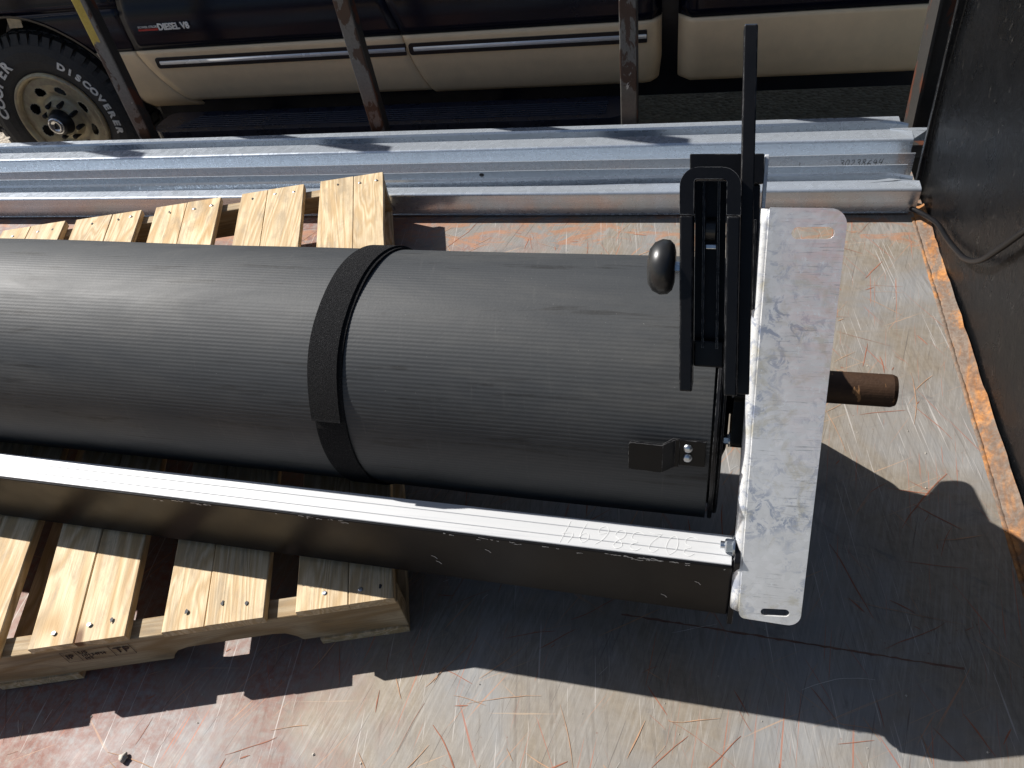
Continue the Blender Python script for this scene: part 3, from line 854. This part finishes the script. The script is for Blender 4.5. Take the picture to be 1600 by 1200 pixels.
# shipping label on the near guide
lb = box('shipping_label', W, -1.70, -1.56, 2.0078, 2.0085, .040, .074, 'label_paper', GA)
box('label_corner', W, -1.703, -1.685, 2.0066, 2.0074, .058, .078, 'red_ink', lb)
text_on('label_lettering', 'HH 14 M4J', .022, Vector((-1.675, 2.0074, .048)), Vector((1, 0, 0)), ZA, 'ink_black', lb, 0, .0002)

# ------------------------------------------------------------------ pallet
P0 = Vector((-.483, .619, .130))
PE = Vector((-.9608, -.2773, .006)); PB = Vector((-.463, 1.389, .035))
PL = root('wood_pallet', 'weathered wooden pallet of wide planks under the black door roll', 'pallet', (-1.0, 1.2, 0))
near = [0, .176, .232, .415, .482, .657, .715, .895, .952, 1.135, 1.19, 1.37]
far = [0, .197, .246, .441, .506, .714, .758, .967, 1.0, 1.20, 1.255, 1.455]
PU = PE.cross(PB).normalized(); PU = PU if PU.z > 0 else -PU
def pal(e, b, h):                               # e along the near edge, b 0..1 towards the far edge, h above the plank tops
    return P0 + PE * e + PB * b + PU * h
rp = random.Random(12)
TH = .019
def plank_mesh(e0, e1, f0, f1, h0, h1, b0, b1, seed, wv=(1, 1)):
    """a board with slightly wavy long edges and splintered arrises"""
    r2 = random.Random(seed); bm = bmesh.new(); rings = []
    K = 14
    for i in range(K + 1):
        t = i / K; b = b0 + (b1 - b0) * t
        wl = .0016 * math.sin(t * 9 + seed) + r2.uniform(-.0008, .0008); wr = .0016 * math.sin(t * 7 + seed * 2) + r2.uniform(-.0008, .0008)
        l = e0 + (f0 - e0) * b + wl * wv[0]; r = e1 + (f1 - e1) * b + wr * wv[1]
        c = .0018; dz = .0012 * math.sin(t * 5 + seed)
        rings.append([bm.verts.new(pal(*q)) for q in ((l + c, b, h1 + dz), (r - c, b, h1 + dz), (r, b, h1 - c + dz), (r, b, h0), (l, b, h0), (l, b, h1 - c + dz))])
    for A, B in zip(rings, rings[1:]):
        for k in range(6): bm.faces.new([A[k], A[(k + 1) % 6], B[(k + 1) % 6], B[k]])
    bm.faces.new(rings[0]); bm.faces.new(rings[-1])
    return done(bm, 'plank')
nail_bm = None
def nail(e, b, parent, hole=False):
    c = pal(e, b, 0); r = .0042
    o1 = PE.normalized(); o2 = PU.cross(o1)
    if hole:
        f = lambda a, q, h: c + o1 * a + o2 * q + PU * h
        pts = [((r * .6 + rp.uniform(-.001, .001)) * math.cos(2 * math.pi * k / 9), (r * 1.1 + rp.uniform(-.001, .002)) * math.sin(2 * math.pi * k / 9)) for k in range(9)]
        plate('nail_hole', pts, f, .0008, .0014, 'ink_black', parent)
        return
    lathe('nail', [(-.002, r), (.0016, r), (.0022, r * .7), (.0022, 0)], c, PU, o1, o2, 'bolt_zinc', parent, 10, False)
for i in range(6):
    e0, e1, f0, f1 = near[2 * i], near[2 * i + 1], far[2 * i], far[2 * i + 1]
    cut = (.46, .58, .52, .44, .55, .5)[i]
    se, sf = e0 + (e1 - e0) * cut, f0 + (f1 - f0) * cut
    ov = rp.uniform(-.003, .002); ovf = rp.uniform(-.003, .004)
    for j, (a, b, c, d) in enumerate(((e0, se - .0004, f0, sf - .0004), (se + .0004, e1, sf + .0004, f1))):
        pk = link('plank', plank_mesh(a, b, c, d, -TH, -.0004 * (j + 1), ov, 1 + ovf, i * 2 + j + 1, ((1, .15), (.15, 1))[j]), 'plank_wood', PL)
        for t in ((.28, .74) if j == 0 else (.5,)):
            nail(a + (b - a) * (t + rp.uniform(-.06, .06)), .020 + rp.uniform(-.004, .006), pk, rp.random() < .55)
            nail(c + (d - c) * (t + rp.uniform(-.06, .06)), .974 + rp.uniform(-.004, .006), pk, rp.random() < .4)
            nail(a * .5 + c * .5 + (b - a) * t, .5, pk)
# stringers with hand notches; outline along e and h
def stringer(b0, b1, notch):
    h0, h1 = -.1105, -TH - .0008
    o = [(-.001, h1), (-.002, h0)]
    for (n0, n1) in notch:
        o += [(n0, h0), (n0 + .008, h0 + .016), (n0 + .024, h0 + .032), (n0 + .045, h0 + .036), (n1 - .04, h0 + .034), (n1 - .018, h0 + .026), (n1 - .006, h0 + .012), (n1, h0)]
    o += [(1.42, h0), (1.42, h1)]
    f = lambda a, b, c: pal(a, c, b)
    return plate('stringer', o, f, b0, b1, 'stringer_wood', PL, (), .0012)
st1 = stringer(.003, .029, [(.195, .44), (.93, 1.18)])
stringer(.486, .513, [(.195, .44), (.93, 1.18)])
stringer(.966, .992, [(.195, .44), (.93, 1.18)])
for (a, b) in ((.0, .165), (.62, .78), (1.22, 1.4)):
    link('bottom_plank', plank_mesh(a, b, a, b, -.130, -.1112, .001, .999, int(a * 50) + 3), 'plank_wood', PL)
# ink stamp on the near stringer
o_ = pal(.615, .0018, -.066); rgt = -PE.normalized(); upv = PU
def stamp_box(a0, a1, b0, b1):
    bm = bmesh.new(); nrm = rgt.cross(upv)
    P = [o_ + rgt * a + upv * b for a, b in ((a0, b0), (a1, b0), (a1, b1), (a0, b1), (a0, b0))]
    for p, q in zip(P, P[1:]): ribbon(bm, [p, q], .0006, nrm, .0004)
    me = bpy.data.meshes.new('stamp_frame'); bm.to_mesh(me); bm.free(); link('stamp_frame', me, 'stamp_ink', st1)
stamp_box(0, .026, 0, .036); stamp_box(.026, .088, 0, .036); stamp_box(.088, .125, 0.0, .036)
text_on('stamp_lettering', 'US', .014, o_ + rgt * .030 + upv * .023, rgt, upv, 'stamp_ink', st1, 0, .0004)
text_on('stamp_lettering', '10134M4', .012, o_ + rgt * .030 + upv * .012, rgt, upv, 'stamp_ink', st1, 0, .0004)
text_on('stamp_lettering', 'HT', .012, o_ + rgt * .032 + upv * .001, rgt, upv, 'stamp_ink', st1, 0, .0004)
text_on('stamp_lettering', 'TP', .026, o_ + rgt * .092 + upv * .009, rgt, upv, 'stamp_ink', st1, 0, .0004)
text_on('stamp_lettering', 'IP', .020, o_ + rgt * .003 + upv * .011, rgt, upv, 'stamp_ink', st1, 0, .0004)

# ------------------------------------------------------------------ rolling door: roll, bar and end bracket
RD = root('rolling_door', 'black rolled-up steel door curtain with its bottom bar and end bracket, lying on the pallet', 'rolling door', UV(-1.0, .93, .13))
bm = bmesh.new(); NRIB = 208; PER = 4; us = [-3.2 + 3.208 * i / 44 for i in range(45)]
rings = []
for ui, u in enumerate(us):
    ring = []
    for k in range(NRIB * PER):
        th = 2 * math.pi * k / (NRIB * PER)
        rr_ = ROLL_R + (0, .00020, .00029, .00020)[k % PER] * (.75 + .45 * math.sin(u * 1.7 + 2.2)) - .0003
        rr_ += .0008 * math.sin(u * 4.3 + 2 * math.sin(th * 2)) + .0005 * math.sin(u * 11 + th * 3)
        ring.append(bm.verts.new(UV(u, ROLL_V + rr_ * math.cos(th), ROLL_Z + rr_ * math.sin(th))))
    rings.append(ring)
T = NRIB * PER
for A, B in zip(rings, rings[1:]):
    for k in range(T): bm.faces.new([A[k], A[(k + 1) % T], B[(k + 1) % T], B[k]])
link('curtain_roll', done(bm, 'curtain_roll'), 'curtain_slats', RD, True)
rc = UV(0, ROLL_V, ROLL_Z)
# wound layers seen at the end, then the end discs
for i, (u0, u1, ra) in enumerate(((-.012, .0055, .2125), (-.012, .0085, .2075), (-.012, .0045, .2025), (-.012, .0075, .1975))):
    lathe('curtain_layer', [(u0, ra), (u1, ra), (u1, ra - .004), (u0, ra - .004)], rc, U, V, ZA, 'black_plastic', RD, 96, False)
lathe('end_disc', [(-.014, .19), (.012, .19), (.012, .2135), (.016, .2145), (.0185, .2135), (.0185, .17), (.0185, 0)], rc, U, V, ZA, 'black_paint', RD, 96, False)
lathe('end_disc', [(.019, 0), (.019, .204), (.0225, .2055), (.0255, .204), (.0255, .12), (.034, .10), (.034, 0)], rc, U, V, ZA, 'black_paint', RD, 96, False)
# shaft
sc_ = UV(0, .944, .376)
lathe('shaft', [(.03, .026), (.278, .026), (.284, .0235), (.284, 0)], sc_, U, V, ZA, 'rusty_shaft', RD, 40, False, False, 'rust brown steel shaft')
# bottom bar: black front, pale ribbed top
BV, BZ0, BZ1, BU1 = .644, .15, .291, .053
bar = box('bottom_bar', UV, -3.2, BU1, BV, BV + .057, BZ0, BZ1 - .003, 'bar_coating', RD, .003, 2, 'black bottom bar with a glossy front face')
for a, b in ((.003, .0177), (.0182, .0367), (.0372, .0545)):
    box('top_slat', UV, -3.2, BU1 - .002, BV + a, BV + b, BZ1 - .0035, BZ1, 'white_slat', bar, .0008, 1)
nf = R_(0)
handwriting('handwritten_number', '30238694', UV(.002, BV + .042, BZ1 + .0001), -U, -V, .034, .0265, .0004, 'white_ink', bar)
# chipped coating along the top front edge
bm = bmesh.new(); rr = random.Random(8)
for _ in range(60):
    u = rr.choice([-.88, -.62, -.35, -.12, -.09, -.05]) + rr.gauss(0, .05); u = min(u, .04)
    L = abs(rr.gauss(.004, .006)) + .002; z = BZ1 - .004 - abs(rr.gauss(0, .003))
    pts = [UV(u + L * i / 4, BV - .0006, z + rr.uniform(-.0012, .0012)) for i in range(5)]
    ribbon(bm, pts, [rr.uniform(.0002, .0011) for _ in range(5)], -V, .0003)
for u, z in ((-.43, .215), (-.425, .20), (-.05, .19), (-.33, .255), (.0, .24)):
    ribbon(bm, [UV(u, BV - .0006, z), UV(u + .006, BV - .0006, z - .003), UV(u + .009, BV - .0006, z - .008)], .0006, -V, .0003)
me = bpy.data.meshes.new('coating_chips'); bm.to_mesh(me); bm.free()
o = link('coating_chips', me, 'white_slat', bar); o['kind'] = 'stuff'
plate('bar_end_plate', rounded([(BV - .004, .128), (BV + .085, .128), (BV + .085, .318), (BV + .030, .318), (BV + .002, .298)], [.004, .004, .02, .01, .006], 5), lambda a, b, c: UV(c, a, b), BU1 + .001, BU1 + .009, 'black_paint', RD, (), .001)
hexbolt('bolt', UV(BU1 + .0005, BV + .028, BZ1 + .012), -U, V, ZA, .011, .014, RD)
# galvanised wall angle: flange towards the camera, bent leg behind
flange = rounded([(.0735, .004), (.168, .002), (.174, .657), (.068, .657)], [.010, .020, .024, .002], 7)
holes = [slot(.109, .150, .6215, .6225, .0085), slot(.113, .144, .020, .023, .0065)]
WA = plate('wall_angle', flange, SN, -.005, 0, 'galv_strip', RD, holes, .0008, 'galvanised wall angle with slotted ends and oxide bloom')
# bend radius and leg
bm = bmesh.new(); rows = []
for i in range(31):
    s_ = .014 + (.655 - .014) * i / 30; u0 = .0735 + (.068 - .0735) * s_ / .657
    prof = []
    for k in range(6):
        a = R_(90 + 90 * k / 5); prof.append((u0 + .0005 + .011 * math.cos(a), -.0165 + .011 * math.sin(a)))
    prof.append((u0 - .0105, -.027))
    rows.append([bm.verts.new(SN(u, s_, n_)) for u, n_ in prof])
for A, B in zip(rows, rows[1:]):
    for j in range(len(A) - 1): bm.faces.new([A[j], A[j + 1], B[j + 1], B[j]])
bmesh.ops.recalc_face_normals(bm, faces=bm.faces)
bmesh.ops.solidify(bm, geom=list(bm.faces), thickness=.003)
link('bend', done(bm, 'bend'), 'galv_strip', WA, True)
lf = lambda a, b, c: SN(.0632 + c - .0055 * b / .657, b, a)
plate('leg', rounded([(-.0225, .006), (-.0225, .732), (-.046, .732), (-.046, .006)], [0, .004, .006, .006], 4), lf, 0, .005, 'galv_strip', WA, [rounded([(-.0265, .045), (-.0265, .088), (-.039, .088), (-.039, .045)], .005, 4)], .0006)
# black guide housing in front of the roll end: an inverted U with inner rails
LEAN = -.055
def HN(u, s, n): return SN(u + LEAN * (s - .56), s, n)
HA = root_h = box('guide_housing', HN, -.0465, -.0290, .412, .646, .092, .150, 'black_plastic', RD, .002, 2)
box('housing_cheek', HN, .0125, .0295, .410, .646, .092, .150, 'black_plastic', HA, .002, 2)
cap = rounded([(-.0468, .6475), (-.0285, .6475), (-.0285, .692), (.012, .692), (.012, .6475), (.0298, .6475), (.0298, .707), (-.0468, .707)], [.001, .001, .004, .004, .001, .001, .024, .024], 7)
plate('housing_cap', cap, HN, .094, .1485, 'black_plastic', HA, (), .0016)
box('housing_back', HN, -.0285, .012, .440, .690, .094, .100, 'black_paint', HA)
box('inner_rail', HN, -.0180, -.0150, .470, .690, .1005, .128, 'black_paint', HA)
box('inner_rail', HN, .0010, .0040, .470, .690, .1005, .130, 'black_paint', HA)
box('cross_block', HN, -.0283, .0118, .441, .478, .1005, .118, 'black_paint', HA, .002)
box('latch_plate', HN, -.0145, .0005, .602, .608, .1005, .113, 'bolt_zinc', HA, .001)
lathe('latch_roller', [(0, .0141), (.0115, .0141), (.0115, 0)], HN(-.0142, .628, .106), U, S, N, 'black_rubber', HA, 24, False)
# boxes behind the housing
box('bracket_top', HN, -.040, .0640, .690, .732, -.045, -.004, 'black_plastic', RD, .0015)
box('bracket_block', HN, .0305, .0600, .506, .6895, -.050, -.012, 'black_paint', RD, .002)
box('bracket_ridge', HN, .0400, .0440, .508, .688, -.0115, -.004, 'black_paint', RD, .001)
box('bracket_ridge', HN, .0520, .0560, .508, .640, -.0115, -.006, 'black_paint', RD, .001)
# long flat bar sticking out past the bracket
fb = box('flat_bar', HN, .0305, .0475, .400, .884, .060, .094, 'black_paint', RD, .0015, 2)
box('cut_end', HN, .0315, .0465, .8842, .8850, .062, .092, 'bolt_zinc', fb, .0002, 1)
# rubber bumper wheel
kc = HN(-.070, .577, .122)
lathe('rubber_bumper', [(a * KB, r * KB) for a, r in ((-.0205, 0), (-.0205, .012), (-.0185, .024), (-.012, .033), (-.002, .0375), (.008, .0365), (.014, .031), (.0165, .022), (.0165, 0))], kc, U, S, N, 'black_rubber', RD, 48)
lathe('bumper_bolt', [(.0145, .007), (.0216, .007), (.0216, 0)], kc, U, S, N, 'bolt_zinc', RD, 6, False)
# bearing housing beside the roll end
bo = rounded([(-.09, .297), (.02, .297), (.02, .372), (.028, .38), (.028, .402), (.02, .412), (.02, .472), (-.09, .472)], [.01, .008, .004, .006, .006, .004, .008, .01], 4)
brg = plate('bearing_housing', bo, lambda a, b, c: SN0(c, b, a), .0385, .0565, 'black_paint', RD, (), .003)
lathe('bearing_ring', [(.030, .055), (.060, .055), (.062, .05), (.062, .027)], sc_, U, V, ZA, 'black_paint', brg, 40, False)
for s_, n_ in ((.462, .008), (.387, .016), (.305, .000)):
    hexbolt('bolt', SN0(.038, s_, n_), -U, S, N, .0085, .011, brg)
# unseen end plate behind the strip, its lobed outline shaped to cast the deck shadow
def lobe(u0): return None
fr = rounded([(.70, .27), (.80, .12), (1.205, .06), (1.19, .115), (1.133, .223), (1.10, .254), (1.03, .262), (1.128, .281), (1.175, .306), (1.197, .348), (1.139, .359), (.956, .391), (.74, .41)], [.01, .01, .01, .01, .02, .02, .004, .02, .02, .015, .01, .01, .02], 4)
plate('end_shadow_plate', fr, lambda a, b, c: UV(c, a, b), .108, .116, 'black_paint', RD, (), .001)
box('frame_spacer', UV, .065, .1078, .90, .98, .18, .24, 'black_paint', RD, .002)
# clip screwed to the roll end
TC = R_(161)
rad = V * math.cos(TC) + ZA * math.sin(TC); tan_ = V * math.sin(TC) - ZA * math.cos(TC)     # tan_ points up the roll
def CL(u, t, r): return rc + U * u + tan_ * t + rad * (ROLL_R + r)
base = box('clip', CL, -.034, .003, -.021, .021, .001, .005, 'black_plastic', RD, .001)
f = lambda a, b, c: CL(a, b, c)
plate('clip_tab', rounded([(-.104, -.022), (-.056, -.024), (-.056, .021), (-.104, .022)], [.004, .001, .001, .004], 4), f, .020, .025, 'black_plastic', base, (), .0008)
bm = bmesh.new()
pr = [(-.0562, .0248), (-.040, .006), (-.034, .0055), (-.034, .0012), (-.043, .0015), (-.0562, .0205)]
A = [bm.verts.new(CL(u, -.0235, r)) for u, r in pr]; B = [bm.verts.new(CL(u, .0215, r)) for u, r in pr]
bm.faces.new(A); bm.faces.new(B)
for k in range(6): bm.faces.new([A[k], A[(k + 1) % 6], B[(k + 1) % 6], B[k]])
link('clip_bend', done(bm, 'clip_bend'), 'black_plastic', base)
for t in (-.0075, .008):
    c = CL(-.022, t, .005)
    sw = lathe('screw', [(0, .0068), (.002, .0062), (.0035, .004), (.004, 0)], c, rad, U, tan_, 'bolt_zinc', base, 16)
    
# ------------------------------------------------------------------ felt strap round the roll
SP = root('strap', 'wide black felt strap wrapped round the rolled door curtain', 'strap', UV(-.575, .93, .13))
def strap(name, uo, w, r0, r1, t0, t1):
    bm = bmesh.new(); prev = None; K = 120
    for i in range(K + 1):
        th = R_(t0 + (t1 - t0) * i / K)
        sh = .014 * math.sin(th - R_(60)) * -1 + .0012 * math.sin(th * 5)
        lift = .0006 * math.sin(th * 9) if 0 < i < K else .001
        a, b = uo + sh, uo + w + sh
        ring = [bm.verts.new(UV(u, ROLL_V + (r + lift) * math.cos(th), ROLL_Z + (r + lift) * math.sin(th))) for u, r in ((a, r0), (a + .001, r1), (b - .001, r1), (b, r0))]
        if prev:
            for k in range(4): bm.faces.new([prev[k], prev[(k + 1) % 4], ring[(k + 1) % 4], ring[k]])
        else: bm.faces.new(ring)
        prev = ring
    bm.faces.new(prev)
    return link(name, done(bm, name), 'felt_strap', SP)
strap('under_layer', -.601, .056, ROLL_R + .0004, ROLL_R + .0030, 20, 375)
strap('outer_layer', -.605, .053, ROLL_R + .0034, ROLL_R + .0064, 10, 161)

# ------------------------------------------------------------------ cable and pebble
cp = []
ctrl = [(.575, 2.0, .03), (.588, 1.965, .04), (.604, 1.86, .075), (.606, 1.76, .095), (.604, 1.68, .120), (.603, 1.60, .150), (.602, 1.52, .205), (.603, 1.45, .285), (.605, 1.38, .375), (.607, 1.30, .47)]
for k in range(len(ctrl) - 1):
    p0, p1, p2, p3 = [Vector(ctrl[min(max(q, 0), len(ctrl) - 1)]) for q in (k - 1, k, k + 1, k + 2)]
    for j in range(6):
        t = j / 6
        cp.append(.5 * ((2 * p1) + (p2 - p0) * t + (2 * p0 - 5 * p1 + 4 * p2 - p3) * t * t + (3 * p1 - p0 - 3 * p2 + p3) * t ** 3))
cb = tube('power_cable', cp, .0066, 'cable_black')
cb['label'] = 'black rubber cable hanging in a loop on the black headboard'; cb['category'] = 'cable'
bm = bmesh.new(); bmesh.ops.create_icosphere(bm, subdivisions=3, radius=.008)
rr = random.Random(5)
for v in bm.verts:
    d = v.co.normalized(); v.co *= 1 + .18 * math.sin(d.x * 5 + 1) + .12 * math.sin(d.y * 7); v.co.z *= .75
    v.co += Vector((-.921, .33, .005))
pb = link('pebble', done(bm, 'pebble'), 'pebble_stone', None, True)
pb['label'] = 'small grey pebble lying on the rusty deck in the lower left'; pb['category'] = 'pebble'

# loose grit and wood crumbs on the deck, too small to pick apart
bm = bmesh.new(); rr = random.Random(77)
for _ in range(150):
    x, y = rr.uniform(-1.4, .55), rr.uniform(.25, 1.95)
    r = abs(rr.gauss(.0009, .0007)) + .0005
    vs = [bm.verts.new((x + r * rr.uniform(.6, 1.4) * math.cos(a), y + r * rr.uniform(.6, 1.4) * math.sin(a), .0007)) for a in (0, 1.6, 3.1, 4.7)]
    t = bm.verts.new((x, y, .0007 + r * rr.uniform(.6, 1.3)))
    for k in range(4): bm.faces.new([vs[k], vs[(k + 1) % 4], t])
me = bpy.data.meshes.new('grit'); bm.to_mesh(me); bm.free()
gt = link('grit', me, 'pebble_stone'); gt['kind'] = 'stuff'; gt['label'] = 'fine pale grit scattered over the steel deck'; gt['category'] = 'grit'
